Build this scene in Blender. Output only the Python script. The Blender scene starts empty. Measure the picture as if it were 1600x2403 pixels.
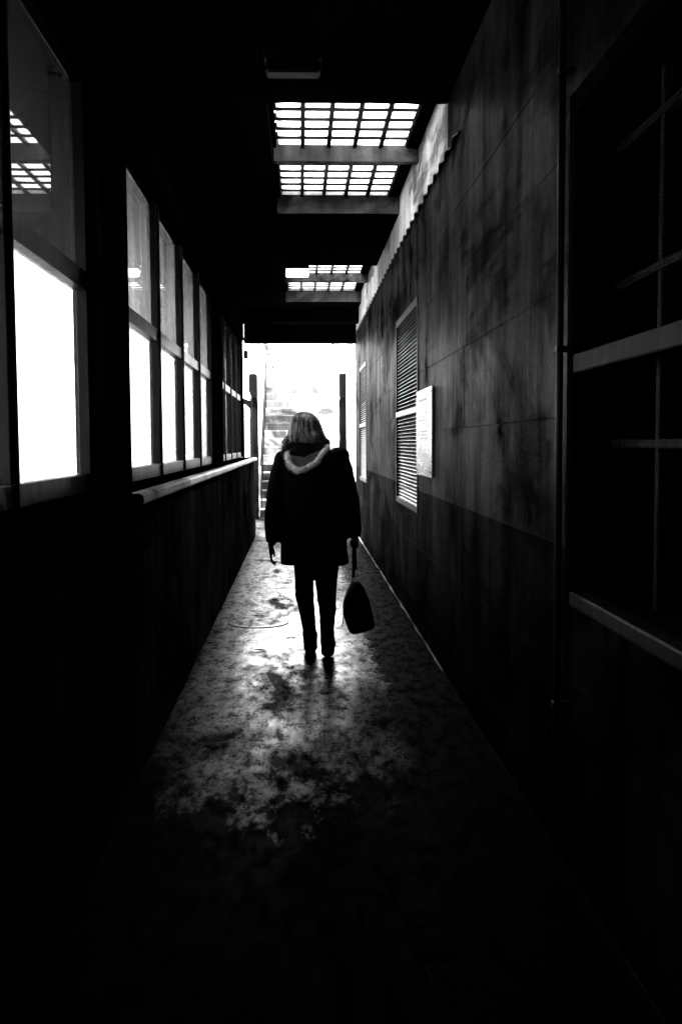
import bpy, bmesh, math, random
from mathutils import Vector, Matrix, noise
R = math.radians
random.seed(7)
scene = bpy.context.scene
COL = scene.collection

# ------------------------------------------------------------------ camera
H = 1.45                                   # eye height; x right, y along the passage
cam_d = bpy.data.cameras.new('camera')
cam = bpy.data.objects.new('camera', cam_d); COL.objects.link(cam)
cam_d.sensor_fit = 'VERTICAL'; cam_d.sensor_height = 36; cam_d.lens = 35
cam_d.clip_start = 0.05; cam_d.clip_end = 2000
cam.location = (0, 0, H)
cam.rotation_euler = (R(90 - 3.93), R(0.3), R(-2.35))
scene.camera = cam

# ------------------------------------------------------------------ sky, sun, exposure
world = bpy.data.worlds.new('World'); scene.world = world; world.use_nodes = True
wn = world.node_tree.nodes; wl = world.node_tree.links
SUN_EL, SUN_AZ = R(56), R(-24)             # veiled sun high beyond the exit
sky = wn.new('ShaderNodeTexSky'); sky.sky_type = 'NISHITA'; sky.sun_disc = False
sky.sun_elevation = SUN_EL; sky.sun_rotation = SUN_AZ
sky.air_density = 1.0; sky.dust_density = 1.0; sky.ozone_density = 1.0
bw = wn.new('ShaderNodeRGBToBW')           # black-and-white photograph
wl.new(sky.outputs[0], bw.inputs[0])
bg = wn['Background']; wl.new(bw.outputs[0], bg.inputs['Color']); bg.inputs['Strength'].default_value = 0.15
sun_d = bpy.data.lights.new('sun', 'SUN'); sun_d.energy = 3.2; sun_d.angle = R(6)
sun = bpy.data.objects.new('sun', sun_d); COL.objects.link(sun)
sd = Vector((math.sin(SUN_AZ) * math.cos(SUN_EL), math.cos(SUN_AZ) * math.cos(SUN_EL), math.sin(SUN_EL)))
sun.rotation_euler = sd.to_track_quat('Z', 'Y').to_euler()
vs = scene.view_settings
vs.view_transform = 'Standard'; vs.look = 'None'; vs.gamma = 1.0; vs.exposure = 4.3
try: vs.use_curve_mapping = False
except Exception: pass
cy = scene.cycles
cy.use_denoising = True; cy.max_bounces = 8; cy.diffuse_bounces = 4; cy.glossy_bounces = 4
cy.transmission_bounces = 6; cy.transparent_max_bounces = 24; cy.caustics_reflective = False; cy.caustics_refractive = False
cy.sample_clamp_indirect = 8.0

# ------------------------------------------------------------------ materials
MATS = {}
class NT:
    def __init__(s, name):
        s.m = bpy.data.materials.new(name); s.m.use_nodes = True
        s.n = s.m.node_tree.nodes; s.l = s.m.node_tree.links
        s.b = s.n['Principled BSDF']; s.out = s.n['Material Output']
        MATS[name] = s.m
        g = s.n.new('ShaderNodeNewGeometry'); s.pos = g.outputs['Position']
    def mapped(s, scale):
        m = s.n.new('ShaderNodeMapping'); m.inputs['Scale'].default_value = scale
        s.l.new(s.pos, m.inputs['Vector']); return m.outputs[0]
    def noise(s, scale, nscale=1.0, detail=6, rough=.6, dist=0.0):
        t = s.n.new('ShaderNodeTexNoise'); t.inputs['Scale'].default_value = nscale
        t.inputs['Detail'].default_value = detail; t.inputs['Roughness'].default_value = rough
        t.inputs['Distortion'].default_value = dist
        s.l.new(s.mapped(scale), t.inputs['Vector']); return t.outputs[0]
    def ramp(s, fac, p0, p1, v0, v1):
        r = s.n.new('ShaderNodeMapRange'); r.inputs[1].default_value = p0; r.inputs[2].default_value = p1
        r.inputs[3].default_value = v0; r.inputs[4].default_value = v1
        s.l.new(fac, r.inputs[0]); return r.outputs[0]
    def op(s, o, a, b):
        m = s.n.new('ShaderNodeMath'); m.operation = o
        for i, v in enumerate((a, b)):
            if isinstance(v, (int, float)): m.inputs[i].default_value = v
            else: s.l.new(v, m.inputs[i])
        return m.outputs[0]
    def set(s, key, v):
        if isinstance(v, (int, float)):
            i = s.b.inputs[key]
            i.default_value = (v, v, v, 1) if i.type == 'RGBA' else v
        else: s.l.new(v, s.b.inputs[key])
    def bump(s, h, strength, dist=.01):
        b = s.n.new('ShaderNodeBump'); b.inputs['Strength'].default_value = strength; b.inputs['Distance'].default_value = dist
        s.l.new(h, b.inputs['Height']); s.l.new(b.outputs[0], s.b.inputs['Normal'])

def plain(name, v, rough=.6, metal=0.0, spec=.5):
    t = NT(name); t.set('Base Color', v); t.set('Roughness', rough); t.set('Metallic', metal)
    t.b.inputs['Specular IOR Level'].default_value = spec; return t

def concrete(name, v, contrast=.5, rough=.75, streak=(9, 9, .5), spec=.4, bump=.5):
    t = NT(name)
    blot = t.ramp(t.noise((1, 1, 1), 1.3, 8, .65), .34, .66, 1 - contrast, 1 + contrast * .5)
    st = t.ramp(t.noise(streak, 1.0, 5, .6), .3, .7, 1 - contrast * .8, 1 + contrast * .5)
    fine = t.ramp(t.noise((1, 1, 1), 45, 4, .7), .3, .7, .75, 1.2)
    info = t.n.new('ShaderNodeObjectInfo')
    pr = t.ramp(info.outputs['Random'], 0, 1, .82, 1.15)
    c = t.op('MULTIPLY', t.op('MULTIPLY', blot, st), t.op('MULTIPLY', fine, pr))
    # damp stains with a ragged outline
    damp = t.ramp(t.noise((1, .55, 1.5), .9, 7, .6, .6), .53, .585, 1.0, .32)
    c = t.op('MULTIPLY', t.op('MULTIPLY', c, damp), v)
    t.set('Base Color', c); t.set('Roughness', rough)
    t.set('Specular IOR Level', t.op('MULTIPLY', t.op('MULTIPLY', blot, t.op('MULTIPLY', st, damp)), spec))
    t.bump(t.op('ADD', t.noise((1, 1, 1), 60, 4, .7), t.op('MULTIPLY', t.noise(streak, 2.2, 4), .8)), bump, .006)
    return t

concrete('wall_concrete', .019, 1.0, .42, (6, 6, 1.0), spec=.0022, bump=1.0)
concrete('upper_concrete_lit', .5, .5, .75, (14, 14, .7), spec=0)  # paler upper course, kept below the skylights to paint in their light
concrete('lower_wall_shade', .007, 1.0, .45, (6, 6, 1.0), spec=.0006, bump=1.0)  # lower wall rows: shade painted in as a darker colour
concrete('wall_backing', .012, .4, .8, spec=.1)
concrete('board_concrete', .03, .95, .5, (7, 7, .35), spec=0)
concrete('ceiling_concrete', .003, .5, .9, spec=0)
concrete('beam_concrete', .10, .7, .8, (8, 8, 1.2))
concrete('outer_concrete_lit', .62, .12, .8, bump=.3)  # right wall past the exit, paled to paint in the daylight
concrete('riser_concrete', .42, .5, .85, bump=.6)
concrete('lower_riser', .09, .9, .85, bump=.8)  # darker concrete for the lower risers
concrete('step_concrete', .7, .35, .85, bump=.5)
concrete('post_stone', .006, .9, .85, spec=.05, bump=.8)
concrete('white_wall', .85, .06, .8, bump=.2)
concrete('ledge_paint', .0006, .6, .5, (6, 2, 6), spec=0, bump=.35)
concrete('nosing_shaded', .012, 1.0, .4, (6, 1.2, 6), spec=.06, bump=.6)  # nosing colour darkened to paint the dim stretch before the glint
concrete('nosing_paint', .10, .7, .35, (6, 2, 6), spec=.5, bump=.4)
concrete('mortar', .03, .5, .7)
concrete('joint_fill', .003, .4, .8, spec=.1)
def paint(name, v, rough, grain=(30, 30, 1.2), spec=.25):
    t = NT(name); t.b.inputs['Specular IOR Level'].default_value = spec
    n = t.noise(grain, 1, 5, .6)
    t.set('Base Color', t.op('MULTIPLY', t.ramp(n, .3, .7, .75, 1.2), v)); t.set('Roughness', t.ramp(n, .3, .7, rough * .8, rough * 1.25))
    t.bump(n, .12, .003); return t
paint('frame_paint', .007, .38, spec=.14)
paint('timber_dark', .0018, .7, spec=0)
paint('slat_metal', .06, .35, (3, 3, 30))
paint('frame_grey', .014, .5, spec=.08)
paint('rail_grey', .02, .6, spec=.02)
paint('black_metal', .004, .5, spec=.1)
plain('bright_metal', .7, .25, 1.0)
plain('rubber_black', .012, .55)
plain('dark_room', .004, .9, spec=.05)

# wet worn concrete floor: puddled gloss over dark rough concrete
t = NT('wet_floor')
n1 = t.noise((1, .5, 1), 1.9, 8, .68, .3); n2 = t.noise((1, .4, 1), 34, 6, .8); n3 = t.noise((1, .4, 1), 6.5, 7, .7)
yy_ = t.n.new('ShaderNodeSeparateXYZ'); t.l.new(t.pos, yy_.inputs[0])
blown = t.ramp(t.op('ADD', yy_.outputs[1], t.op('MULTIPLY', t.op('ADD', n1, n3), 4.0)), 8.0, 11.4, 0, 1)
trod = t.ramp(t.op('ADD', t.op('ABSOLUTE', t.op('ADD', yy_.outputs[0], .12), 0), t.op('MULTIPLY', t.op('ADD', n3, n2), .28)), .60, .90, 1, 0)   # worn smooth by feet along the middle
blown = t.op('MULTIPLY', blown, trod)
wet = t.op('MULTIPLY', blown, t.ramp(t.op('ADD', t.op('MULTIPLY', n1, .6), t.op('ADD', t.op('MULTIPLY', n3, .3), t.op('MULTIPLY', n2, .12))), .43, .56, 0, 1))
t.set('Base Color', t.op('MULTIPLY', t.ramp(n2, .3, .7, .55, 1.5), t.ramp(wet, 0, 1, .0035, .0015)))
t.set('Roughness', t.op('ADD', t.ramp(wet, 0, 1, .45, .115), t.ramp(n2, .35, .65, -.05, .06)))
t.set('Specular IOR Level', t.op('MULTIPLY', t.ramp(wet, 0, 1, .003, .8), t.ramp(t.noise((1, .4, 1), 15, 10, .88), .455, .55, .02, 1.3)))
t.bump(t.op('ADD', t.op('MULTIPLY', n2, 1.0), t.op('ADD', t.noise((1, 1, 1), 90, 3, .7), t.op('MULTIPLY', n3, 1.5))), .08, .005)

# thin window glass, a little dirty
def glass(name, dirt, tint):
    t = NT(name); t.n.remove(t.b)
    tr = t.n.new('ShaderNodeBsdfTransparent'); tr.inputs[0].default_value = (tint, tint, tint, 1); gl = t.n.new('ShaderNodeBsdfGlossy'); gl.inputs['Roughness'].default_value = .015
    fr = t.n.new('ShaderNodeFresnel')
    gm = t.n.new('ShaderNodeNewGeometry'); t.l.new(t.ramp(gm.outputs['Backfacing'], 0, 1, 1.45, 1 / 1.45), fr.inputs[0])
    mx = t.n.new('ShaderNodeMixShader'); t.l.new(fr.outputs[0], mx.inputs[0]); t.l.new(tr.outputs[0], mx.inputs[1]); t.l.new(gl.outputs[0], mx.inputs[2])
    di = t.n.new('ShaderNodeBsdfDiffuse'); di.inputs[0].default_value = (.5, .5, .5, 1)
    tl = t.n.new('ShaderNodeBsdfTranslucent'); tl.inputs[0].default_value = (.7, .7, .7, 1)
    dm = t.n.new('ShaderNodeMixShader'); dm.inputs[0].default_value = .6
    t.l.new(di.outputs[0], dm.inputs[1]); t.l.new(tl.outputs[0], dm.inputs[2])
    m2 = t.n.new('ShaderNodeMixShader')
    t.l.new(t.ramp(t.noise((6, 6, 1.0), 1, 6, .65), .35, .75, dirt * .4, dirt * 1.6), m2.inputs[0])
    t.l.new(mx.outputs[0], m2.inputs[1]); t.l.new(dm.outputs[0], m2.inputs[2]); t.l.new(m2.outputs[0], t.out.inputs[0])
glass('window_glass', .012, .55)   # dark tint added to hold back the window light
glass('dusty_glass', .2, .55)
# cast glass pavers: light goes through them diffused
t = NT('paver_glass'); t.n.remove(t.b)
tr = t.n.new('ShaderNodeBsdfTransparent'); tr.inputs[0].default_value = (.5, .5, .5, 1)
tl = t.n.new('ShaderNodeBsdfTranslucent')
info = t.n.new('ShaderNodeObjectInfo')
cc = t.op('MULTIPLY', t.ramp(info.outputs['Random'], 0, 1, .72, .85), t.ramp(t.noise((1, 1, 1), 14, 5, .6), .35, .6, .55, 1.0))
t.l.new(cc, tl.inputs[0])
mx = t.n.new('ShaderNodeMixShader'); mx.inputs[0].default_value = .85
t.l.new(tr.outputs[0], mx.inputs[1]); t.l.new(tl.outputs[0], mx.inputs[2]); t.l.new(mx.outputs[0], t.out.inputs[0])
# enamelled notice plate with faint worn lines of print
t = NT('plate_face')
smear = t.noise((1, 3, 9), 2, 6, .6)
t.set('Base Color', t.ramp(smear, .35, .7, .13, .06)); t.set('Roughness', t.ramp(smear, .3, .7, .22, .4)); t.set('Metallic', .2)
plain('print_grey', .1, .5)
# cloth, hair, skin
def cloth(name, v, rough=.9, nz=60):
    t = NT(name); n = t.noise((1, 1, 1), nz, 4, .7)
    t.set('Base Color', t.op('MULTIPLY', t.ramp(n, .3, .7, .7, 1.3), v)); t.set('Roughness', rough)
    t.b.inputs['Specular IOR Level'].default_value = .05; t.bump(n, .4, .004)
cloth('coat_cloth', .0012); cloth('trouser_cloth', .0012); cloth('scarf_knit', .0015, .9, 90); cloth('lining_cloth', .05)
cloth('boot_leather', .0015, .6); cloth('bag_leather', .0015, .6)
cloth('fur', .6, .9, 40)
t = NT('hair_blond'); n = t.noise((42, 16, 2), 1, 4, .6); t.set('Base Color', t.ramp(n, .45, .68, .004, .3)); t.set('Roughness', .42); t.bump(n, .5, .006)
plain('skin', .04, .55, spec=.1); plain('eye_white', .7, .2)
# lit lamp diffuser
t = NT('lamp_glow'); t.set('Base Color', .8); t.b.inputs['Emission Color'].default_value = (1, 1, 1, 1); t.b.inputs['Emission Strength'].default_value = .35
plain('lamp_diffuser', .003, .5, spec=.1)
t = NT('ground_pale'); n = t.noise((1, 1, 1), .6, 8, .6); t.set('Base Color', t.ramp(n, .3, .7, .42, .6)); t.set('Roughness', .8)

# ------------------------------------------------------------------ mesh helpers
class MB:
    def __init__(s): s.bm = bmesh.new()
    def box(s, x0, x1, y0, y1, z0, z1, bev=0.0):
        vs_ = [s.bm.verts.new((x, y, z)) for z in (z0, z1) for y in (y0, y1) for x in (x0, x1)]
        fs = [s.bm.faces.new([vs_[i] for i in f]) for f in ((0, 2, 3, 1), (4, 5, 7, 6), (0, 1, 5, 4), (2, 6, 7, 3), (0, 4, 6, 2), (1, 3, 7, 5))]
        if bev:
            es = list({e for f in fs for e in f.edges})
            bmesh.ops.bevel(s.bm, geom=es, offset=bev, segments=1, affect='EDGES', clamp_overlap=True)
        return s
    def ring_loft(s, rings, cap=True, closed=False):
        prev = None; first = None
        for r in rings:
            vs_ = [s.bm.verts.new(p) for p in r]
            if prev:
                n = len(vs_)
                for i in range(n):
                    s.bm.faces.new((prev[i], prev[(i + 1) % n], vs_[(i + 1) % n], vs_[i]))
            else: first = vs_
            prev = vs_
        if closed:
            n = len(prev)
            for i in range(n): s.bm.faces.new((prev[i], prev[(i + 1) % n], first[(i + 1) % n], first[i]))
        elif cap:
            s.bm.faces.new(list(reversed(first))); s.bm.faces.new(prev)
        return s
    def tube(s, pts, rad, n=8, closed=False, flat=1.0):
        pts = [Vector(p) for p in pts]; rings = []
        if not hasattr(rad, '__len__'): rad = [rad] * len(pts)
        ref = Vector((0, 1, 0.01))
        for i, p in enumerate(pts):
            if closed: d = pts[(i + 1) % len(pts)] - pts[i - 1]
            else: d = pts[min(i + 1, len(pts) - 1)] - pts[max(i - 1, 0)]
            d.normalize(); u = ref - d * ref.dot(d)
            if u.length < 1e-3: u = Vector((1, 0, 0)) - d * d.x
            u.normalize(); v = d.cross(u)
            rings.append([p + (u * math.cos(a) * flat + v * math.sin(a)) * rad[i] for a in [2 * math.pi * k / n for k in range(n)]])
        return s.ring_loft(rings, closed=closed)
    def ellipsoid(s, c, r, seg=20, rg=12, rot=None):
        m = Matrix.Translation(c) @ (rot or Matrix()) @ Matrix.Diagonal((r[0], r[1], r[2], 1))
        bmesh.ops.create_uvsphere(s.bm, u_segments=seg, v_segments=rg, radius=1, matrix=m); return s
    def mesh(s, name, mat, smooth=False):
        bmesh.ops.recalc_face_normals(s.bm, faces=s.bm.faces[:])
        me = bpy.data.meshes.new(name); s.bm.to_mesh(me); s.bm.free()
        if mat: me.materials.append(MATS[mat])
        if smooth:
            for p in me.polygons: p.use_smooth = True
        return me
    def build(s, name, mat, parent=None, smooth=False):
        return put(name, s.mesh(name, mat, smooth), parent)
def put(name, me, parent=None, loc=None, rot=None):
    o = bpy.data.objects.new(name, me); COL.objects.link(o)
    if loc is not None: o.location = loc
    if rot is not None: o.rotation_euler = rot
    if parent is not None:
        o.parent = parent
        pl = Vector(parent.location)
        g = parent.parent
        while g is not None: pl += Vector(g.location); g = g.parent
        o.location = Vector(o.location) - pl
    return o
def empty(name, loc, label=None, cat=None, group=None, kind=None):
    o = bpy.data.objects.new(name, None); COL.objects.link(o); o.location = loc; o.empty_display_size = .1
    return tag(o, label, cat, group, kind)
def tag(o, label=None, cat=None, group=None, kind=None):
    for k, v in (('label', label), ('category', cat), ('group', group), ('kind', kind)):
        if v: o[k] = v
    return o
def bx(name, mat, parent, x0, x1, y0, y1, z0, z1, bev=0.0):
    return MB().box(x0, x1, y0, y1, z0, z1, bev).build(name, mat, parent)
WS = bpy.data.scenes.new('workshop')      # scratch scene, removed at the end
SCRAP = []
def remesh(mb, vox, smooth_it=4, wob=0.0, wscale=8, cut=None):
    """Union of overlapping closed shapes as one continuous surface."""
    bmesh.ops.recalc_face_normals(mb.bm, faces=mb.bm.faces[:])
    me = bpy.data.meshes.new('tmp'); mb.bm.to_mesh(me); mb.bm.free()
    o = bpy.data.objects.new('tmp', me); WS.collection.objects.link(o)
    m = o.modifiers.new('r', 'REMESH'); m.mode = 'VOXEL'; m.voxel_size = vox
    s = o.modifiers.new('s', 'SMOOTH'); s.factor = .5; s.iterations = smooth_it
    WS.view_layers[0].update(); dg = WS.view_layers[0].depsgraph
    res = bpy.data.meshes.new_from_object(o.evaluated_get(dg))
    SCRAP.extend((o, me))
    if wob:
        nn = [v.normal.copy() for v in res.vertices]
        for v, nv in zip(res.vertices, nn):
            v.co += nv * wob * (noise.noise(v.co * wscale) + .5 * noise.noise(Vector((v.co.x * 4, v.co.y * 4, v.co.z * wscale * 2.5))))
    for p in res.polygons: p.use_smooth = True
    return res
def finish(name, me, mat, parent):
    me.name = name; me.materials.clear(); me.materials.append(MATS[mat]); return put(name, me, parent)
Z = lambda rel: H + rel

# ------------------------------------------------------------------ ground and floor
g = MB(); g.box(-600, 600, -600, 600, -.6, -.05); o = g.build('ground', 'ground_pale'); tag(o, kind='structure')
fl = empty('floor', (0, 5, 0), kind='structure')
bx('floor_base', 'joint_fill', fl, -1.0, 1.0, -6, 20, -.045, -.007)
ys = [-6 + .0]
edges = [-6, -3.9, -1.45, 1.45, 7.25, 8.7, 10.15, 11.6, 13.05, 14.5, 15.95, 17.6, 19.6]
def slab(x0, x1, y0, y1, nx, ny):
    bm = bmesh.new(); top = {}
    for i in range(nx + 1):
        for j in range(ny + 1):
            x = x0 + (x1 - x0) * i / nx; y = y0 + (y1 - y0) * j / ny
            z = .003 * noise.noise(Vector((x * 1.2, y * 1.2, 3))) + .0015 * noise.noise(Vector((x * 5, y * 5, 1)))
            e = min(i, nx - i, j, ny - j)
            if e == 0: z -= .001 + .001 * abs(noise.noise(Vector((x * 9, y * 9, 0))))
            top[i, j] = bm.verts.new((x, y, z))
    for i in range(nx):
        for j in range(ny):
            bm.faces.new((top[i, j], top[i + 1, j], top[i + 1, j + 1], top[i, j + 1]))
    return bm
for a, b in zip(edges, edges[1:]):
    m = MB(); m.bm.free(); m.bm = slab(-.708, .898, a + .0014, b - .0014, 40, 60)
    o = m.build('slab', 'wet_floor', fl, smooth=True)

# ------------------------------------------------------------------ right-hand wall
OPEN = [(1.55, 3.28), (7.6, 9.3), (13.5, 15.0)]          # shuttered openings
OZ0, OZ1 = -.54, 1.12
def subtract(rect, holes):
    out = [rect]
    for h in holes:
        nxt = []
        for (a, b, c, d) in out:
            if h[1] <= a or h[0] >= b or h[3] <= c or h[2] >= d: nxt.append((a, b, c, d)); continue
            if a < h[0]: nxt.append((a, h[0], c, d))
            if b > h[1]: nxt.append((h[1], b, c, d))
            m0, m1 = max(a, h[0]), min(b, h[1])
            if c < h[2]: nxt.append((m0, m1, c, h[2]))
            if d > h[3]: nxt.append((m0, m1, h[3], d))
        out = nxt
    return out
holes = [(a, b, OZ0, OZ1) for a, b in OPEN]
XR = .90
rw = empty('concrete_wall', (XR, 8, 0), 'stained concrete block wall on the right side of the passage', 'wall')
for (a, b, c, d) in subtract((-6, 19.3, -1.45, 2.2), holes) + [(-6, 16.2, 2.2, 2.5)]:
    bx('wall_core', 'wall_backing', rw, XR + .0035, XR + .22, a, b, Z(c), Z(d))
rows = [-1.45, -1.235, -.795, -.355, .085, .525, .965, 1.33, 1.74, 2.45]
for i in range(len(rows) - 1):
    y = -6 + random.uniform(-1.2, 0)
    while y < 19.3:
        L = random.uniform(1.3, 2.1); y1 = min(y + L, 19.3)
        if 19.3 - y1 < .4: y1 = 19.3
        hi = rows[i + 1] if y1 < 16.2 or i < 8 else 2.2
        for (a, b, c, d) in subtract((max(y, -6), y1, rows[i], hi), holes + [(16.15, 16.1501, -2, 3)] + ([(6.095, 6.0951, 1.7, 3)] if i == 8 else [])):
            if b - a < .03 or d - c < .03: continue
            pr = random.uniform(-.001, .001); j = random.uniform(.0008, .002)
            bx('wall_block', 'outer_concrete_lit' if a > 15.9 else 'lower_wall_shade' if i < 3 else 'upper_concrete_lit' if i == 8 and a > 6.0 else 'wall_concrete', rw, XR + pr, XR + .012, a + j, b - j, Z(c) + j, Z(d) - j, .002)
        y = y1
# rough mortar fillet along the foot of the wall
def fillet(name, x, sgn, y0, y1, parent, r=.022):
    m = MB(); rings = []; n = int((y1 - y0) / .06)
    for k in range(n + 1):
        yy = y0 + (y1 - y0) * k / n
        q = r * max(.08, .7 + 1.5 * noise.noise(Vector((x, yy * 2.3, 0)))); w = r * max(.15, .7 + 1.4 * noise.noise(Vector((x + 9, yy * 2.7, 0))))
        rings.append([(x + sgn * .004, yy, -.004), (x - sgn * w, yy, -.004), (x - sgn * w * .55, yy, q * .45), (x + sgn * .004, yy, q)])
    m.ring_loft(rings); return m.build(name, 'mortar', parent, smooth=True)
fillet('mortar_fillet', XR, 1, 6.2, 16.2, rw, .014)
# corrugated flashing whose wavy lip crosses the wall below the skylights
m = MB(); rings = []
for k in range(0, 530):
    yy = 5.6 + k * .02
    ph = 2 * math.pi * yy / .27 + 1.2 * noise.noise(Vector((yy * .9, 1, 1))); w = .020 + .006 * math.sin(ph) + .006 * noise.noise(Vector((yy * 3, 1, 1))); zz = Z(1.73) + .009 * math.sin(ph)
    rings.append([(XR + .002, yy, zz), (XR - w, yy, zz - .012), (XR - w, yy, zz - .006), (XR + .002, yy, zz + .008)])
m.ring_loft(rings); fs = m.build('corrugated_flashing', 'black_metal', None, True)
tag(fs, 'dark corrugated flashing strip running along the top of the concrete wall', 'flashing')

# ------------------------------------------------------------------ louvred shutters
slat_me = {}
def shutter(y0, y1, label):
    s = empty('louvred_shutter', (XR, (y0 + y1) / 2, Z(OZ0)), label, 'shutter', 'louvred shutters in the concrete wall')
    x0, x1 = XR - .006, XR + .10; f = .045
    for a, b, c, d in ((y0, y0 + f, OZ0, OZ1), (y1 - f, y1, OZ0, OZ1)):
        bx('frame_stile', 'black_metal', s, x0, x1, a, b, Z(c), Z(d), .004)
    for c, d in ((OZ0, OZ0 + .05), (OZ1 - .06, OZ1)):
        bx('frame_rail', 'black_metal', s, x0 + .002, x1, y0 + f + .001, y1 - f - .001, Z(c), Z(d), .004)
    bx('middle_rail', 'slat_metal', s, x0 - .004, x1, y0 + f + .001, y1 - f - .001, Z(.235), Z(.285), .004)
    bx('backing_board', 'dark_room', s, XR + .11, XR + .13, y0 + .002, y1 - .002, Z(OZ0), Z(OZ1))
    L = y1 - y0 - 2 * f - .004; key = round(L, 3)
    if key not in slat_me:
        mb = MB(); bm = mb.bm                    # blade sloping down and out, with a folded lip
        prof = [(-.012, -.0165), (-.008, -.0175), (.034, .012), (.034, .016), (.030, .016), (-.012, -.0135)]
        mb.ring_loft([[(px, -L / 2, pz) for px, pz in prof], [(px, L / 2, pz) for px, pz in prof]])
        mb.bm.faces.index_update(); lit_faces = [f.index for f in mb.bm.faces if len(f.verts) == 4 and (all(abs(v.co.x + .012) < 1e-4 for v in f.verts) or sorted({round(v.co.x, 3) for v in f.verts}) == [-.012, .03])]
        sm_ = mb.mesh('slat', 'black_metal'); sm_.materials.append(MATS['slat_metal'])
        for q in lit_faces: sm_.polygons[q].material_index = 1  # tops and lips paler than undersides: light and shade painted per face
        slat_me[key] = sm_
    for z0, z1 in ((OZ0 + .05, .235), (.285, OZ1 - .06)):
        n = round((z1 - z0) / .0305); p = (z1 - z0) / n
        for k in range(n):
            o = put('slat', slat_me[key], s, (XR + .018, (y0 + y1) / 2, Z(z0 + (k + .5) * p)))
            o.rotation_euler = (random.uniform(-.001, .001), random.uniform(-.05, .05), 0)
shutter(*OPEN[1], 'metal louvred shutter beside the pale notice plate')
shutter(*OPEN[2], 'farther metal louvred shutter in the wall near the bright exit')

# ------------------------------------------------------------------ near opening with wire mesh
y0, y1 = OPEN[0]
s = empty('mesh_window', (XR, (y0 + y1) / 2, Z(OZ0)), 'dark wire mesh window with grey rails nearest on the right', 'window')
bx('frame_stile', 'timber_dark', s, XR - .02, XR + .10, y1 - .05, y1 - .001, Z(OZ0), Z(OZ1), .006)
bx('frame_stile', 'timber_dark', s, XR - .02, XR + .10, y0 + .001, y0 + .05, Z(OZ0), Z(OZ1), .006)
bx('frame_rail', 'timber_dark', s, XR - .018, XR + .10, y0 + .051, y1 - .051, Z(OZ1 - .06), Z(OZ1) - .001, .006)
bx('window_sill', 'black_metal', s, XR - .018, XR + .20, y0 + .051, y1 - .051, Z(OZ0) + .001, Z(OZ0 + .05), .006)
bx('middle_rail', 'rail_grey', s, XR - .012, XR + .03, y0 + .051, y1 - .051, Z(.225), Z(.285), .004)
pipe = MB().tube([(XR - .035, y1 + .03, Z(-1.42)), (XR - .035, y1 + .03, Z(1.5))], .012, 10).build('conduit', 'black_metal', None, True)
tag(pipe, 'thin vertical conduit pipe at the edge of the mesh window', 'pipe')
for zc in (-.9, .3, 1.2):
    c = MB().box(XR - .05, XR + .004, y1 + .012, y1 + .048, Z(zc), Z(zc) + .02, .003).build('clip', 'black_metal', pipe)
m = MB(); p = .0125; w = .0007
k = y0 + .052
while k < y1 - .052: m.box(XR + .045, XR + .045 + 2 * w, k - w, k + w, Z(OZ0 + .05), Z(OZ1 - .06)); k += p
k = OZ0 + .052
while k < OZ1 - .06: m.box(XR + .0468, XR + .0468 + 2 * w, y0 + .05, y1 - .05, Z(k) - w, Z(k) + w); k += p
o = m.build('wire_mesh', 'timber_dark', s); o['kind'] = 'stuff'
for yy in (2.0, 2.38, 2.82):
    bx('glazing_bar', 'frame_grey', s, XR + .12, XR + .15, yy - .014, yy + .014, Z(OZ0 + .051), Z(OZ1 - .061), .003)
for zz in (-.005, .50, .93):
    bx('glazing_bar', 'frame_grey', s, XR + .118, XR + .147, y0 + .052, y1 - .052, Z(zz - .014), Z(zz + .014), .003)
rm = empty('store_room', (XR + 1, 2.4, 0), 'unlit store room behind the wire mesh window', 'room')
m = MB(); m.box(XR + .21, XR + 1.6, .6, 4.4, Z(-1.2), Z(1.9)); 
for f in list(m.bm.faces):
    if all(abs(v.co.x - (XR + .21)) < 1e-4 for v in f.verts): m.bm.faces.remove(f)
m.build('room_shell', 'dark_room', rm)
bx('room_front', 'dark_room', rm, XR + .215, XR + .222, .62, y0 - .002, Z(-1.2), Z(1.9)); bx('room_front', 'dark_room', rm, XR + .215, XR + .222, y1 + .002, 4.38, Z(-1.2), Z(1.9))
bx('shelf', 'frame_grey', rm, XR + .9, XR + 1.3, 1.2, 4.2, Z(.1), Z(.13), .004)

# ------------------------------------------------------------------ notice plate
np_ = empty('notice_plate', (XR, 7.2, Z(-.23)), 'pale metal notice plate fixed to the concrete wall', 'sign')
bx('plate', 'plate_face', np_, XR - .018, XR - .006, 6.67, 7.56, Z(-.235), Z(.385), .0015)
bx('plate_back', 'black_metal', np_, XR - .0055, XR + .004, 6.68, 7.55, Z(-.225), Z(.375))
for yy in (6.71, 7.52):
    for zz in (-.2, .35):
        MB().ellipsoid((XR - .018, yy, Z(zz)), (.004, .010, .010), 10, 6).build('screw', 'black_metal', np_, True)
for i, (zz, a, b, h) in enumerate(((.30, 6.95, 7.4, .018), (.27, 7.05, 7.3, .01), (.21, 6.92, 7.44, .008), (.185, 6.92, 7.40, .008), (.16, 6.92, 7.42, .008), (.135, 6.92, 7.2, .008), (.08, 6.92, 7.43, .008), (.055, 6.92, 7.38, .008), (.03, 6.92, 7.3, .008))):
    bx('print_line', 'print_grey', np_, XR - .0186, XR - .0182, a, b, Z(zz), Z(zz + h))

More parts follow.
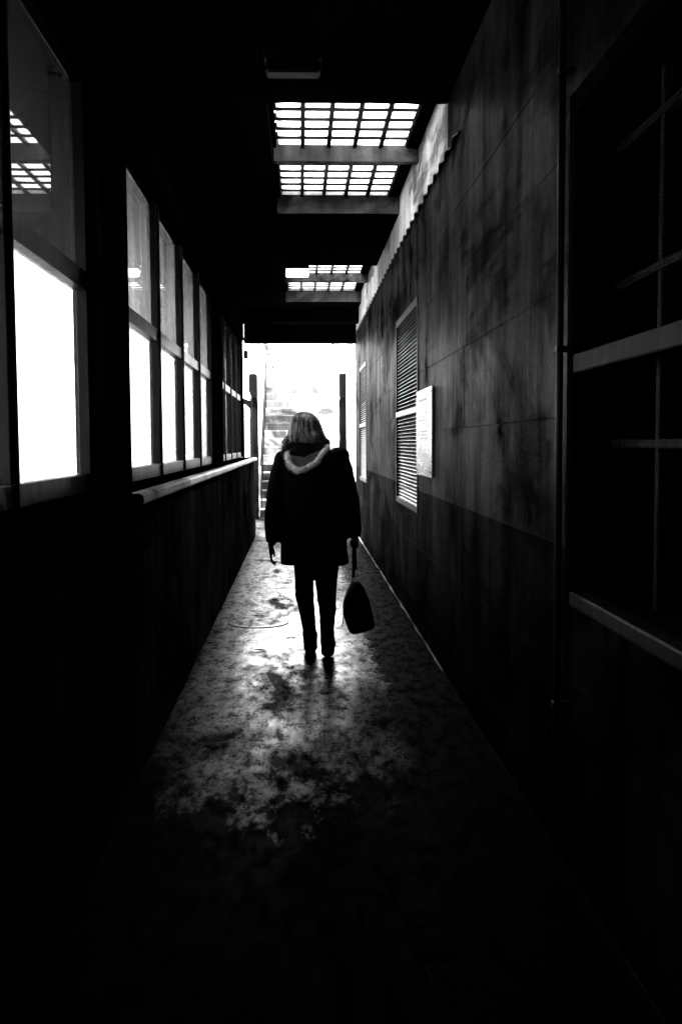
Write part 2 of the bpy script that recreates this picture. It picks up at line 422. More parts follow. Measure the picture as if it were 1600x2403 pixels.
# ------------------------------------------------------------------ left side: low wall, ledge, piers, window bays
XL = -.71
lw = empty('low_wall', (XL, 8, 0), 'low board-marked concrete wall under the windows on the left', 'wall')
bx('wall_core', 'wall_backing', lw, -.99, XL - .006, -6, 15.85, -.04, Z(-.262))
y = -6
while y < 15.86:
    y1 = min(y + random.uniform(.42, .78), 15.86)
    if 15.86 - y1 < .2: y1 = 15.86
    pr = random.uniform(-.003, .003)
    bx('wall_board', 'board_concrete', lw, XL - .014, XL + pr, y + .0025, y1 - .0025, -.03, Z(-.262), .002)
    y = y1
bx('end_face', 'board_concrete', lw, -.98, XL - .016, 15.851, 15.866, -.03, Z(-.262), .002)
# ledge slabs with a worn nosing, painted darker nearby where its glint fades
y = -6
while y < 15.9:
    y1 = min(y + random.uniform(1.5, 2.4), 15.9)
    if 15.9 - y1 < .4: y1 = 15.9
    rings = []; nos = []
    n = max(4, int((y1 - y) / .03)); m = MB()
    for k in range(n + 1):
        yy = y + .004 + (y1 - y - .008) * k / n
        e = .007 * noise.noise(Vector((yy * 1.7, 2, 0))) + .004 * noise.noise(Vector((yy * 13, 2, 4))) * max(0, noise.noise(Vector((yy * .9, 5, 4))) * 2); e2 = .004 * noise.noise(Vector((yy * 11, 7, 0)))
        rings.append([(-.987, yy, Z(-.261)), (XL - .032, yy, Z(-.261)), (XL - .032, yy, Z(-.212)), (-.987, yy, Z(-.206))])
        nos.append([(XL - .031, yy, Z(-.261)), (XL + .018 + e, yy, Z(-.261)), (XL + .030 + e, yy, Z(-.248) + e2), (XL + .026 + e, yy, Z(-.222) + e2), (XL + .010 + e, yy, Z(-.213) + e2), (XL - .031, yy, Z(-.211))])
    m.ring_loft(rings); m.build('ledge_slab', 'ledge_paint', lw); MB().ring_loft(nos).build('nosing', 'nosing_paint' if y > 5.6 else 'nosing_shaded' if y > 2.6 else 'ledge_paint', lw)
    y = y1
bx('core_strip', 'wall_backing', lw, -.995, -.988, -6, 15.85, Z(-.26), Z(-.20))

def window_bay(E, label, mw=.02, upper='window_glass'):
    y0, y1, n = E[0], E[-1], len(E) - 1
    w = empty('window_bay', (-.95, (y0 + y1) / 2, Z(-.2)), label, 'window', 'window bays above the ledge')
    xf, xb = -.922, -.985; fm = 'frame_paint'
    B0, B1, T0, T1, U0, U1 = -.2055, -.128, .672, .755, 1.56, 1.62
    bx('bottom_rail', fm, w, xb, xf, y0, y1, Z(B0), Z(B1), .003)
    bx('transom', fm, w, xb, xf - .002, y0 + .03, y1 - .03, Z(T0), Z(T1), .003)
    bx('head_rail', 'timber_dark', w, xb, xf, y0, y1, Z(U0), Z(U1), .003)
    for yy in (y0 + .02, y1 - .02):
        bx('jamb', fm, w, xb, xf, yy - .02, yy + .02, Z(B1) + .001, Z(U0) - .001, .003)
    for yy in E[1:-1]:
        mu = bx('mullion', fm, w, xb, xf - .001, yy - mw, yy + mw, Z(B1) + .001, Z(U0) - .001, .003)
        bx('flange', 'frame_grey', mu, xf - .0005, xf + .014, yy - .006, yy + .006, Z(B0) + .004, Z(U0) + .03, .002)
    for k in range(n):
        a, b = E[k] + (.0405 if k == 0 else mw + .0005), E[k + 1] - (.0405 if k == n - 1 else mw + .0005)
        bx('pane', 'window_glass', w, -.972, -.967, a, b, Z(B1) + .001, Z(T0) - .001)
        bx('pane', upper, w, -.972, -.967, a, b, Z(T1) + .001, Z(U0) - .001)
    return w
window_bay([2.07, 3.27, 4.48], 'nearest tall window bay with one big white pane in view', .045)
window_bay([5.13, 6.67, 7.99, 9.31, 10.65], 'middle window bay with a row of four white panes', upper='dusty_glass')
window_bay([11.25, 12.38, 13.51, 14.64, 15.74], 'farthest narrow window bay just before the exit')
ww = empty('window_wall', (-1, 8, Z(1.6)), 'dark piers and header framing the left windows', 'wall')
for a, b, x in ((-6, 2.065, -.86), (4.485, 5.125, -.855), (10.655, 11.245, -.855), (15.745, 15.86, -.885)):
    bx('pier', 'timber_dark', ww, -.986, x, a, b, Z(-.205), Z(1.622), .006)
bx('header', 'ceiling_concrete', ww, -.987, -.87, -6, 15.9, Z(1.624), Z(2.036), .004)
bx('header_board', 'timber_dark', ww, -.869, -.855, 5.2, 15.8, Z(1.60), Z(1.66), .003)
# eave outside that shades the upper panes
ev = empty('roof_eave', (-1.4, 5, Z(1.3)), 'dark timber roof eave outside the left windows', 'eave')
m = MB(); m.ring_loft([[(-.99, yy, Z(1.69)), (-1.62, yy, Z(1.15)), (-1.64, yy, Z(1.22)), (-.99, yy, Z(1.8))] for yy in (-6, 17.0)])
m.build('soffit_board', 'timber_dark', ev)
for k in range(19):
    yy = -5 + k * 1.2
    MB().ring_loft([[(-.99, q, Z(1.60)), (-1.60, q, Z(1.125)), (-1.60, q, Z(1.16)), (-.99, q, Z(1.68))] for q in (yy, yy + .05)]).build('rafter', 'timber_dark', ev)

cn = empty('sky_blocker', (-3, 5, Z(2.6)), 'added unseen slab outside the left windows blocking the high sky', 'light blocker')  # unseen slab added to keep high sky light off the floor
MB().ring_loft([[(-1.11, yy, Z(2.52)), (-5.0, yy, Z(3.5)), (-5.0, yy, Z(3.65)), (-1.11, yy, Z(2.7))] for yy in (-9, 17.0)]).build('blocker_slab', 'frame_paint', cn)
# ------------------------------------------------------------------ ceiling, beams, skylights
SK = [(6.1, 9.03), (11.6, 14.53)]
XS0, XS1 = -.155, .805
ce = empty('ceiling', (0, 8, Z(2.05)), 'dark concrete ceiling of the covered passage', 'ceiling')
Zs, Zt = 2.04, 2.5
for a, b in ((-6, 6.1), (9.03, 11.6), (14.53, 16.15)):
    bx('soffit', 'ceiling_concrete', ce, -1.1, XR - .002, a, b, Z(Zs), Z(Zt))
for a, b in SK:
    bx('soffit', 'ceiling_concrete', ce, -1.1, XS0 - .03, a + .002, b - .002, Z(Zs + .001), Z(Zt))
    for q in (b - .001,):
        pass
def beam(y0, y1, zb, x0=-.868, x1=XR - .003, mat='beam_concrete', zt=Zs):
    m = MB(); n = 40; rings = []
    for k in range(n + 1):
        x = x0 + (x1 - x0) * k / n; e = .006 * noise.noise(Vector((x * 6, y0, 0))); f = .004 * noise.noise(Vector((x * 9, y0, 5)))
        rings.append([(x, y0 + f, Z(zt) - .001), (x, y0 + f, Z(zb) + e + .01), (x, y0 + .012 + f, Z(zb) + e), (x, y1, Z(zb) + e), (x, y1, Z(zt) - .001)])
    m.ring_loft(rings); return m.build('beam', mat, ce)
beam(15.1, 15.35, 1.82, mat='ceiling_concrete'); beam(15.9, 16.16, 1.60, mat='ceiling_concrete')
beam(5.95, 6.098, 2.028, mat='ceiling_concrete')
beam(3.1, 3.3, 1.94, mat='ceiling_concrete')
block_me = None
for si, (a, b) in enumerate(SK):
    sk = empty('skylight', (.3, (a + b) / 2, Z(-.05 + 2.24)), ['large nearer skylight grid of glass pavers in the ceiling', 'smaller-looking far skylight grid of glass pavers near the exit'][si], 'skylight', 'glass paver skylights')
    for c, d in ((XS0 - .03, XS0), (XS1, XR - .004)):
        bx('curb', 'ceiling_concrete', sk, c, d, a + .002, b - .002, Z(-.05 + 2.235), Z(-.05 + 2.30))
    yb = a + 1.44
    rib = bx('cross_rib', 'beam_concrete', sk, XS0 - .03, XR - .005, yb - .01, yb + .05, Z(-.05 + 2.13), Z(-.05 + 2.31), .008)
    bx('end_face', 'beam_concrete', sk, XS0 - .03, XR - .006, b - .03, b - .001, Z(Zs) + .004, Z(-.05 + 2.31))
    rowsp = (yb - .01 - a) / 7; colp = (XS1 - XS0) / 5
    segs = [a + .005 + k * .2036 for k in range(7)] + [yb + .055 + k * .2036 for k in range(7)]
    L = .2036; bw_ = .030; bh = .024
    # bars
    for k in range(0, 6):
        x = XS0 + colp * k
        if k in (0, 5): continue
        for (p0, p1) in ((a + .003, yb - .011), (yb + .051, b - .031)):
            bx('grid_bar', 'black_metal', sk, x - bw_ / 2, x + bw_ / 2, p0, p1, Z(-.05 + 2.232), Z(-.05 + 2.285))
    for q in segs[1:7] + segs[8:]:
        if q < b - .04:
            m = bx('grid_bar', 'black_metal', sk, XS0 + .001, XS1 - .001, q - bh / 2, q + bh / 2, Z(-.05 + 2.236), Z(-.05 + 2.283))
    if block_me is None:
        mb = MB(); mb.box(-(colp - bw_) / 2, (colp - bw_) / 2, -(L - bh) / 2, (L - bh) / 2, -.012, .012, .004); block_me = mb.mesh('glass_paver', 'paver_glass')
    for q in segs:
        if q + L > b + .06: continue
        for k in range(5):
            o = put('glass_paver', block_me, sk, (XS0 + colp * (k + .5), q + L / 2, Z(-.05 + 2.262)))
            o.rotation_euler = (random.uniform(-.01, .01), random.uniform(-.01, .01), 0)
# wall behind the photographer
bw2 = bx('end_wall', 'ceiling_concrete', None, -1.1, 1.1, -6.3, -6.01, -.05, Z(2.5)); tag(bw2, 'dark end wall behind the photographer', 'wall')

# ------------------------------------------------------------------ ceiling lamps
def lamp(x, y, ztop, hgt, wdt, dep, label, lit):
    l = empty('ceiling_lamp', (x, y, Z(ztop)), label, 'lamp', 'box lamps under the ceiling')
    bx('housing', 'black_metal', l, x - wdt / 2, x + wdt / 2, y - dep / 2, y + dep / 2, Z(ztop - hgt * .45), Z(ztop) - .001, .006)
    bx('diffuser', 'lamp_glow' if lit else 'lamp_diffuser', l, x - wdt / 2 + .008, x + wdt / 2 - .008, y - dep / 2 + .008, y + dep / 2 - .008, Z(ztop - hgt), Z(ztop - hgt * .45) - .001, .012)
lamp(-.02, 5.35, Zs, .12, .30, .13, 'unlit dark box lamp on the ceiling before the nearer skylight', False)
lamp(-.015, 11.45, Zs, .15, .27, .13, 'bright box lamp hanging in front of the far skylight', True)

# ------------------------------------------------------------------ beyond the exit: posts, stairs, parapets
def post(xc, w, label, sgn):
    p = empty('gate_post', (xc, 19.45, 0), label, 'post', 'posts at the foot of the stairs')
    def sec(x0, x1, y0, y1, z0, z1, n, nm, mat):
        m = MB(); rings = []
        for k in range(n + 1):
            z = z0 + (z1 - z0) * k / n; e = .008 * noise.noise(Vector((xc * 5, z * 6, 1))); f = .008 * noise.noise(Vector((xc * 5, z * 7, 9)))
            t_ = (1 if k < n else .82)
            cx, cy_ = (x0 + x1) / 2, (y0 + y1) / 2; hx, hy = (x1 - x0) / 2 * t_, (y1 - y0) / 2 * t_
            rings.append([(cx - hx + e, cy_ - hy, z), (cx + hx + f, cy_ - hy, z), (cx + hx + f, cy_ + hy, z), (cx - hx + e, cy_ + hy, z)])
        m.ring_loft(rings); m.build(nm, mat, p)
    sec(xc - w / 2, xc + w / 2, 19.35, 19.55, -.03, Z(.9), 24, 'shaft', 'post_stone')
    cx = xc - sgn * .02
    m = MB(); m.ring_loft([[(xc - w / 2 + .004, q, Z(.9)), (xc + w / 2 - .004, q, Z(.9)), (cx + w * .62, q, Z(1.02)), (cx + w * .62, q, Z(1.30)), (cx + w * .45, q, Z(1.345)), (cx - w * .62, q, Z(1.345)), (cx - w * .62, q, Z(1.02))] for q in (19.33, 19.57)])
    m.build('head_block', 'black_metal', p)
post(-.875, .13, 'dark post on the left at the foot of the bright stairs', 1)
post(.835, .14, 'grainy dark post on the right at the foot of the bright stairs', -1)
st = empty('staircase', (0, 19.5, 0), 'concrete staircase climbing into the white light beyond the exit', 'stairs')
rise, run = .175, .27
for k in range(16):
    a = 19.6 + k * run
    m = MB(); n = 30; rings = []
    for q in range(n + 1):
        x = -.80 + 1.58 * q / n; e = .004 * noise.noise(Vector((x * 7, k * 3.1, 0))); z0 = rise * k
        rings.append([(x, a + .012, z0 - .03), (x, a + .012, z0 + rise - .03), (x, a - .012 + e, z0 + rise - .026), (x, a - .012 + e, z0 + rise - .006), (x, a - .004 + e, z0 + rise), (x, a + run + .01, z0 + rise), (x, a + run + .01, z0 - .03)])
    m.ring_loft(rings); so = m.build('step', 'step_concrete', st)
    bx('riser', 'lower_riser' if k < 6 else 'riser_concrete', so, -.798, .778, a + .002, a + .013, max(z0, .003), z0 + rise - .03, .002)
bx('landing', 'step_concrete', st, -.80, .78, 19.6 + 16 * run + .015, 37, rise * 15.5, rise * 16 + .002)
for side, x0, x1 in ((-1, -1.05, -.815), (1, .795, 1.03)):
    pw = empty('parapet_wall', ((x0 + x1) / 2, 28, 0), ['', 'white parapet wall along the right of the stairs', 'white parapet wall along the left of the stairs'][side], 'wall')
    bx('wall_face', 'white_wall', pw, x0, x1, 21.5, 37, -.03, Z(2.28))
    if side == 1: bx('wall_face', 'white_wall', pw, x0, x1, 19.62, 21.49, -.03, Z(1.9))
    else:
        bx('wall_face', 'white_wall', pw, x0, x1, 19.9, 21.49, -.03, Z(.5))
    yy = 21.6
    xi = x1 if side < 0 else x0
    while yy < 36.6:
        L = random.uniform(.5, 1.6)
        w = random.choice((.022, .035, .05, .075))
        MB().ring_loft([[(xi - w, yy, Z(2.281)), (xi + w, yy, Z(2.281)), (xi + w, yy + L, Z(2.281)), (xi - w, yy + L, Z(2.281))], [(xi - w, yy + .1, Z(2.281) + w), (xi + w, yy + .1, Z(2.281) + w), (xi + w, yy + L - .1, Z(2.281) + w), (xi - w, yy + L - .1, Z(2.281) + w)]]).build('coping_strip', 'black_metal', pw)
        yy += L + random.choice((.01, .01, .5, .9))
# handrail at the left edge of the stairs
hr = empty('handrail', (-.76, 19.7, 0), 'thin grey handrail on the left edge of the stairs', 'handrail')
for k in range(5):
    yy = 19.75 + k * .81; zb = rise * (int((yy - 19.6) / run) + 1)
    MB().tube([(-.765, yy, zb - .02), (-.765, yy, zb + .88)], .012, 8).build('baluster', 'frame_grey', hr, True)
MB().tube([(-.765, 19.6, rise + .86), (-.765, 23.2, rise + .86 + 3.6 * rise / run)], .018, 8).build('rail', 'frame_grey', hr, True)
# open door leaf outside on the left
dl = empty('glazed_door', (-.95, 17.6, 0), 'dark framed glazed door standing open past the low wall', 'door')
dx0, dx1, dy = -1.005, -.835, 17.6
for a, b in ((dx0, dx0 + .035), (dx1 - .035, dx1)):
    bx('stile', 'black_metal', dl, a, b, dy, dy + .05, 0.0, Z(.80), .004)
m = MB(); m.ring_loft([[(dx0 + .036, q, Z(.70)), (dx1 - .036, q, Z(.62)), (dx1 - .036, q, Z(.76)), (dx0 + .036, q, Z(.80))] for q in (dy + .002, dy + .048)]); m.build('top_rail', 'black_metal', dl)
bx('bottom_rail', 'black_metal', dl, dx0 + .036, dx1 - .036, dy + .002, dy + .048, 0.0, Z(-.25), .004)
for k in range(4): bx('pane', 'window_glass', dl, dx0 + .036, dx1 - .036, dy + .022, dy + .028, Z(-.249 + k * .23), Z(-.249 + k * .23 + .218))
# little wall lantern
ln = empty('lantern', (-.915, 16.6, Z(1.4)), 'small black lantern hanging at the left of the exit', 'lantern')
MB().box(-.915, -.845, 16.55, 16.62, Z(1.40), Z(1.535), .006).build('body', 'black_metal', ln)
MB().tube([(-.88, 16.585, Z(1.53)), (-.885, 16.58, Z(1.57)), (-.90, 16.5, Z(1.60)), (-.93, 16.1, Z(1.62))], .008, 6).build('bracket', 'black_metal', ln)
MB().ring_loft([[(-.94, q, Z(1.385)), (-.93, q, Z(1.375)), (-.905, q, Z(1.40)), (-.94, q, Z(1.40))] for q in (16.56, 16.61)]).build('lip', 'black_metal', ln)

# ------------------------------------------------------------------ things on the floor
mc = empty('manhole_cover', (-.35, 8.05, 0), 'round flush manhole cover in the wet floor left of the woman', 'manhole cover')
def ring(r0, r1, z0, z1, n=48):
    m = MB(); rr = []
    for k in range(n):
        a = 2 * math.pi * k / n; c, s_ = math.cos(a), math.sin(a)
        rr.append([(-.35 + r0 * c, 8.05 + r0 * s_, z0), (-.35 + r1 * c, 8.05 + r1 * s_, z0), (-.35 + r1 * c, 8.05 + r1 * s_, z1), (-.35 + r0 * c, 8.05 + r0 * s_, z1)])
    return m.ring_loft(rr, closed=True)
ring(.2435, .2465, -.01, .0052).build('rim', 'black_metal', mc)
m = MB(); bmesh.ops.create_circle(m.bm, cap_ends=True, radius=.238, segments=48, matrix=Matrix.Translation((-.35, 8.05, .0042))); m.build('lid', 'wet_floor', mc)
lf = MB(); pts = [(0, 0), (.02, .012), (.045, .018), (.07, .010), (.09, 0), (.07, -.012), (.04, -.016), (.015, -.010)]
lf.ring_loft([[(-.335 + px, 6.93 + py * 1.3, .006 + .02 * px + .004 * math.sin(px * 60) + dz) for px, py in pts] for dz in (0, .003)])
tag(lf.build('fallen_leaf', 'boot_leather'), 'small dark leaf lying on the wet floor', 'leaf')

# ------------------------------------------------------------------ the walking woman
F = 2290.0
def P2(zx, zy, D):                          # silhouette measurements -> metres at distance D
    return Vector(((549 + .2746 * zx - 690) / F * D, D, H - (882 + .2746 * zy - 1020) / F * D))
D0 = 6.75
U = .2746 / F * D0                          # metres per measured unit
def ell(zx, zy, hw, hd, D=D0, n=24, p=2.0):
    c = P2(zx, zy, D); out = []
    for k in range(n):
        a = 2 * math.pi * k / n; ca, sa = math.cos(a), math.sin(a)
        out.append(c + Vector((math.copysign(abs(ca) ** (2 / p), ca) * hw * U, math.copysign(abs(sa) ** (2 / p), sa) * hd, 0)))
    return out
pe = empty('person', (.04, D0, 0), 'woman in a dark hooded coat walking away holding a handbag', 'person')
# body, one continuous surface
b = MB()
hc = P2(565, 395, D0)
b.ellipsoid(hc, (.074, .095, .115)); b.ellipsoid(hc + Vector((0, .035, -.06)), (.055, .065, .06))
b.ellipsoid(hc + Vector((0, .098, -.02)), (.013, .022, .025), 10, 8)                       # nose
for sx in (-1, 1):
    b.ellipsoid(hc + Vector((sx * .076, 0, -.01)), (.010, .022, .032), 10, 8)              # ears
b.ellipsoid(hc + Vector((0, .085, -.062)), (.024, .014, .008), 10, 8); b.ellipsoid(hc + Vector((0, .075, -.095)), (.022, .02, .018), 10, 8)
b.tube([hc + Vector((0, -.01, -.07)), P2(570, 600, D0)], [.055, .06], 14)
b.ring_loft([ell(575, 1420, 150, .10), ell(590, 1100, 150, .09), ell(600, 800, 190, .10), ell(605, 640, 200, .085), ell(595, 590, 110, .06)])
b.tube([P2(375, 650, D0), P2(300, 960, D0), P2(283, 1300, D0), P2(268, 1345, D0)], [.05, .042, .028, .026], 12)
b.tube([P2(845, 650, D0), P2(925, 960, D0), P2(962, 1260, D0), P2(960, 1300, D0)], [.05, .042, .028, .026], 12)
b.tube([P2(545, 1400, D0), P2(545, 1760, D0 + .06), P2(585, 2180, D0 + .1), P2(585, 2235, D0 + .12)], [.06, .045, .032, .03], 12)
b.tube([P2(720, 1400, D0), P2(728, 1760, D0), P2(728, 2180, D0 - .13), P2(735, 2220, D0 - .12)], [.06, .045, .032, .03], 12)
# left hand: palm, four curled fingers and a thumb
def hand(wr, sx, curl):
    pc = wr + Vector((0, .008, -.045))
    b.ellipsoid(wr + Vector((0, .0, -.005)), (.02, .028, .03), 12, 8)
    b.ellipsoid(pc, (.015, .038, .048), 14, 10)
    for i, L in enumerate((.066, .074, .069, .054)):
        base = pc + Vector((0, .027 - .018 * i, -.036))
        p1 = base + Vector((sx * .003 * curl, .002, -L * .44)); p2 = p1 + Vector((sx * .011 * curl, .002, -L * .32)); p3 = p2 + Vector((sx * (.012 + .004 * i) * curl, 0, -L * .16))
        b.tube([base, p1, p2, p3], [.0088, .0085, .0078, .0062], 8)
    tb = pc + Vector((sx * .004, .030, .018))
    b.tube([tb, tb + Vector((sx * .012, .016, -.026)), tb + Vector((sx * .017, .018, -.052)), tb + Vector((sx * .018, .014, -.068))], [.012, .0105, .009, .007], 8)
hand(P2(262, 1338, D0), 1, 1.0)
# right hand closed round the bag strap
wr = P2(966, 1290, D0); gp = wr + Vector((.0, .01, -.052))
b.ellipsoid(wr + Vector((0, 0, -.008)), (.022, .028, .03), 12, 8)
b.ellipsoid(wr + Vector((.014, .005, -.03)), (.014, .038, .036), 14, 10)
for i, L in enumerate((1, 1.06, 1.0, .85)):
    yb_ = gp.y + .030 - .019 * i
    q = [Vector((gp.x + .016 + math.cos(a) * .021 * L - .012, yb_, gp.z + math.sin(a) * .020 * L)) for a in (R(70), R(10), R(-50), R(-110), R(-170), R(-225))]
    b.tube(q, [.0095, .0092, .0088, .0084, .008, .0065], 8)
tb = wr + Vector((-.006, .036, -.018))
b.tube([tb, tb + Vector((-.016, .016, -.016)), tb + Vector((-.018, .012, -.040)), tb + Vector((-.008, .004, -.056))], [.012, .0105, .0092, .007], 8)
body = finish('body', remesh(b, .0042, 3), 'skin', pe)
for sx in (-1, 1):
    MB().ellipsoid(hc + Vector((sx * .031, .083, .004)), (.012, .010, .009), 10, 8).build('eye', 'eye_white', pe, True)
# coat
c = MB()
c.ring_loft([ell(626, 1512, 292, .155, p=2.5), ell(626, 1470, 289, .160, p=2.5), ell(625, 1300, 276, .165, p=2.4), ell(622, 1000, 262, .155, p=2.3), ell(618, 800, 268, .15, p=2.3), ell(612, 690, 268, .14, p=2.2), ell(606, 630, 252, .12), ell(600, 585, 205, .10), ell(590, 545, 150, .085), ell(580, 500, 95, .07)])
c.tube([P2(395, 650, D0), P2(352, 760, D0), P2(312, 950, D0 - .02), P2(287, 1150, D0), P2(277, 1325, D0 + .02)], [.078, .075, .066, .062, .047], 18)
c.tube([P2(825, 630, D0), P2(868, 760, D0), P2(918, 950, D0 - .02), P2(948, 1130, D0), P2(965, 1285, D0 + .02)], [.080, .077, .068, .060, .045], 18)
c.ellipsoid(P2(380, 628, D0), (.07, .085, .06)); c.ellipsoid(P2(838, 605, D0), (.072, .085, .060))
coat = finish('coat', remesh(c, .009, 3, .007, 7), 'coat_cloth', pe)
# hood hanging on the back with its lining and fur trim
def P4(zx, zy, D): return Vector((((640 + .1148 * zx) / 1.0204 - 690) / F * D, D, H - ((950 + .1148 * zy) / 1.0204 - 1020) / F * D))
h = MB()
h.ellipsoid(P4(640, 1140, 6.61), (.135, .075, .105)); h.ellipsoid(P4(620, 1000, 6.69), (.150, .09, .10)); h.ellipsoid(P4(560, 1260, 6.585), (.085, .05, .06)); h.ellipsoid(P4(960, 1000, 6.62), (.05, .07, .07))
finish('hood', remesh(h, .009, 3, .005, 9), 'coat_cloth', pe)
trim = [(295, 985, 6.585), (305, 1070, 6.545), (330, 1160, 6.525), (372, 1240, 6.51), (440, 1300, 6.495), (540, 1330, 6.485), (640, 1300, 6.487), (740, 1255, 6.49), (830, 1215, 6.50), (900, 1150, 6.512), (965, 1060, 6.53), (1035, 970, 6.552), (1090, 900, 6.575), (1125, 860, 6.60)]
tp = [P4(*q) for q in trim]
fine = []
for i in range(len(tp) - 1):
    for k in range(4):
        u = k / 4; p0, p1, p2, p3 = tp[max(i - 1, 0)], tp[i], tp[i + 1], tp[min(i + 2, len(tp) - 1)]
        fine.append(.5 * ((2 * p1) + (p2 - p0) * u + (2 * p0 - 5 * p1 + 4 * p2 - p3) * u * u + (3 * p1 - p0 - 3 * p2 + p3) * u ** 3))
fine.append(tp[-1])
m = MB(); m.tube(fine, [.017 + .006 * noise.noise(p * 30) for p in fine], 12)
rnd = random.Random(3)
for k in range(2600):
    p = rnd.choice(fine) + Vector((rnd.uniform(-.006, .006), 0, rnd.uniform(-.006, .006)))
    d = Vector((rnd.gauss(0, 1), rnd.gauss(0, 1) - .8, rnd.gauss(0, 1) + .2)).normalized()
    a = p + d * .013; t_ = p + d * rnd.uniform(.020, .036) + Vector((0, 0, -.004)); sd_ = d.cross(Vector((rnd.random(), rnd.random(), rnd.random()))).normalized() * .0016
    v = [m.bm.verts.new(q) for q in (a - sd_, a + sd_, t_)]; m.bm.faces.new(v)
m.build('fur_trim', 'fur', pe, True)
# lining: dished surface inside the trim
m = MB(); cen = P4(640, 1080, 6.505); rg = []
for q in range(8):
    u = q / 7
    rg.append([p.lerp(cen, u) + Vector((0, .004 + .02 * u, 0)) for p in fine])
prev = None
for r_ in rg:
    vs_ = [m.bm.verts.new(p + Vector((0, .005 * noise.noise(p * 25), 0))) for p in r_]
    if prev:
        for i in range(len(vs_) - 1): m.bm.faces.new((prev[i], prev[i + 1], vs_[i + 1], vs_[i]))
    prev = vs_
lin = m.build('hood_lining', 'lining_cloth', pe, True); sm = lin.modifiers.new('t', 'SOLIDIFY'); sm.thickness = .004
# scarf bundled round the neck under the hair
m = MB()
for zx, zy, hw, hd, zz in ((600, 480, .100, .09, .035), (590, 520, .125, .11, .04), (610, 560, .13, .12, .04), (660, 500, .085, .09, .05)):
    m.ellipsoid(P2(zx, zy, D0 + .005), (hw, hd, zz))
finish('scarf', remesh(m, .008, 2, .006, 14), 'scarf_knit', pe)
# hair: bob with separate locks
m = MB()
prof = [(238, 545, 22), (250, 548, 60), (275, 550, 92), (310, 553, 113), (350, 556, 128), (400, 560, 142), (440, 566, 150), (475, 578, 158), (505, 590, 152), (520, 595, 140)]
rings = []
for zy, zx, hw in prof:
    rings.append(ell(zx, zy, hw, .118 * min(1, hw / 120), D0 + .0, 28))
m.ring_loft(rings)
hair = finish('hair', remesh(m, .007, 2, .006, 16), 'hair_blond', pe)
m = MB(); rnd = random.Random(11)
for k in range(260):
    a = rnd.uniform(R(180), R(360)); u0 = rnd.uniform(0, .35); LL = rnd.uniform(205, 262)
    pts = []
    for q in range(7):
        u = u0 + (1 - u0) * q / 6
        zy = 240 + u * LL; i = min(len(prof) - 2, next((j for j in range(len(prof) - 1) if prof[j + 1][0] >= zy), len(prof) - 2))
        f = max(0, min(1, (zy - prof[i][0]) / (prof[i + 1][0] - prof[i][0])))
        zx = prof[i][1] + f * (prof[i + 1][1] - prof[i][1]); hw = prof[i][2] + f * (prof[i + 1][2] - prof[i][2])
        c_ = P2(zx, zy, D0); aa = a + .25 * math.sin(u * 3 + k)
        pts.append(c_ + Vector((math.cos(aa) * hw * U * 1.03, math.sin(aa) * .122 * min(1, hw / 120) * (1 + .38 * u ** 3), 0)))
    m.tube(pts, [.002, .0035, .004, .0042, .004, .003, .001], 5)
for k in range(70):                                                      # loose wisps blown out on the left
    s0 = P2(rnd.uniform(415, 440), rnd.uniform(400, 470), D0 - rnd.uniform(-.05, .06)); e0 = P2(rnd.uniform(345, 425), rnd.uniform(490, 575), D0 - rnd.uniform(-.06, .06))
    mid = s0.lerp(e0, .5) + Vector((-.012, 0, -.004)) * rnd.random() * 1.5
    m.tube([s0, s0.lerp(mid, .6), mid, mid.lerp(e0, .6), e0], [.0022, .0022, .002, .0016, .0006], 4)
m.build('hair_locks', 'hair_blond', pe, True)
# trousers
m = MB()
m.ring_loft([ell(625, 1330, 230, .13), ell(625, 1420, 225, .13), ell(625, 1455, 170, .10)])
m.ring_loft([ell(545, 1400, 92, .095), ell(541, 1540, 87, .085, D0 + .02), ell(540, 1660, 80, .075, D0 + .04), ell(541, 1780, 79, .07, D0 + .06), ell(562, 1930, 71, .065, D0 + .08), ell(580, 2060, 61, .055, D0 + .1), ell(585, 2150, 57, .05, D0 + .1)])
m.ring_loft([ell(728, 1400, 100, .095), ell(735, 1540, 103, .085), ell(726, 1650, 91, .078), ell(728, 1780, 85, .07, D0 - .01), ell(734, 1900, 73, .065, D0 - .05), ell(731, 2060, 60, .055, D0 - .1), ell(730, 2120, 57, .05, D0 - .12)])
finish('trousers', remesh(m, .008, 2, .004, 14), 'trouser_cloth', pe)
# boots
m = MB(); DL = D0 + .12
m.ring_loft([ell(585, 2085, 63, .058, DL), ell(586, 2110, 67, .06, DL), ell(587, 2180, 60, .056, DL), ell(588, 2240, 59, .055, DL)])
zl = .0
c0 = P2(588, 2240, DL)
m.ring_loft([[Vector((c0.x + q * math.cos(a), DL + yo, zc + hz * math.sin(a))) for a in [2 * math.pi * k / 16 for k in range(16)]] for yo, q, zc, hz in ((-.075, .030, .045, .044), (-.06, .044, .05, .050), (0, .046, .055, .056), (.08, .046, .045, .044), (.15, .042, .033, .032), (.19, .032, .026, .024), (.205, .014, .022, .016))])
m.box(c0.x - .036, c0.x + .036, DL - .07, DL + .19, .002, .016, .006)
finish('boot', remesh(m, .006, 2), 'boot_leather', pe)
m = MB(); DR = D0 - .13; a0 = P2(733, 2100, DR)
m.ring_loft([ell(730, 2075, 61, .055, DR), ell(732, 2130, 60, .055, DR), ell(736, 2180, 63, .058, DR), ell(738, 2215, 64, .06, DR + .01)])
heel = P2(739, 2240, DR - .04)
ax = Vector((0, math.cos(R(-32)), math.sin(R(-32))))     # foot pitched toe-down
up = Vector((0, math.sin(R(32)), math.cos(R(32))))
f0 = Vector((heel.x, heel.y, heel.z + .02))
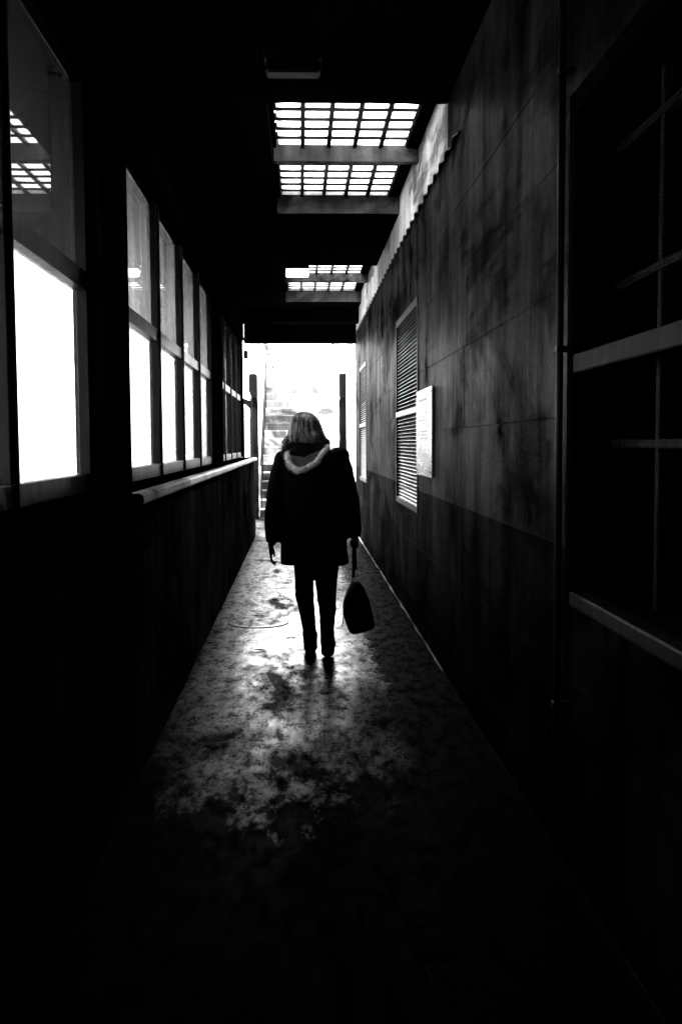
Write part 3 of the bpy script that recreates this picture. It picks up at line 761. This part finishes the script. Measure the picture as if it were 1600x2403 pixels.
m.ring_loft([[f0 + ax * yo + Vector((1, 0, 0)) * q * math.cos(a) + up * (zc + hz * math.sin(a)) for a in [2 * math.pi * k / 16 for k in range(16)]] for yo, q, zc, hz in ((-.035, .034, .02, .040), (-.015, .048, .022, .048), (.06, .048, .03, .052), (.12, .048, .02, .038), (.17, .046, .012, .028))])
toe = f0 + ax * .15
m.ellipsoid(Vector((toe.x, toe.y + .02, max(.026, toe.z + .005))), (.042, .065, .024))
finish('boot', remesh(m, .006, 2), 'boot_leather', pe)

# ------------------------------------------------------------------ handbag
def P3(zx, zy, D): return Vector((((600 + .1913 * zx) / 1.0204 - 690) / F * D, D, H - ((1240 + .1913 * zy) / 1.0204 - 1020) / F * D))
hb = empty('handbag', (.4, D0, .2), 'soft dark handbag hanging from her right hand', 'handbag')
out = [(1195, 640), (1245, 640), (1300, 715), (1345, 790), (1382, 880), (1410, 985), (1432, 1080), (1445, 1170), (1440, 1215), (1400, 1235), (1300, 1265), (1210, 1290), (1150, 1287), (1115, 1245), (1080, 1150), (1062, 1060), (1060, 980), (1075, 890), (1110, 800), (1155, 715)]
cen = Vector((1255, 1040))
m = MB(); rings = []
for yo, sc_ in ((-.15, .72), (-.145, .86), (-.125, .96), (-.07, 1.0), (.07, 1.0), (.125, .96), (.145, .86), (.15, .72)):
    rings.append([P3(cen.x + (x - cen.x) * sc_, cen.y + (y_ - cen.y) * (sc_ if y_ > 800 else (.5 + .5 * sc_)), 6.68) + Vector((0, yo, 0)) for x, y_ in out])
m.ring_loft(rings)
finish('bag_body', remesh(m, .006, 3, .004, 12), 'bag_leather', hb)
for i, (t0, t1, dy) in enumerate((((1198, 165), (1188, 600), -.05), ((1203, 165), (1222, 530), .05))):
    A = P3(*t0, 6.74); B = P3(*t1, 6.68) + Vector((0, dy, 0))
    m = MB(); pts = [A + Vector((0, 0, .012)), A, A.lerp(B, .3), A.lerp(B, .7), B]
    m.tube(pts, .0125, 10, flat=.9); m.build('strap', 'bag_leather', hb, True)
    Rg = P3(1190 + 36 * i, 615 - 20 * i, 6.68) + Vector((0, dy, 0)); rr = []
    for k in range(14):
        a = 2 * math.pi * k / 14; rr.append(Rg + Vector((.009 * math.cos(a), .002, .018 * math.sin(a))))
    m = MB(); m.tube(rr, .0032, 6, closed=True); m.build('ring', 'bright_metal', hb, True)
    m = MB(); m.box(Rg.x - .008, Rg.x + .008, Rg.y - .004, Rg.y + .004, Rg.z - .034, Rg.z - .016, .002); m.build('buckle', 'bright_metal', hb)
MB().tube([P3(1066, 1080, 6.58), P3(1062, 1150, 6.56), P3(1052, 1200, 6.56), P3(1040, 1225, 6.57)], [.003, .004, .004, .002], 6).build('zip_pull', 'bag_leather', hb, True)
bpy.data.batch_remove(SCRAP + [WS])
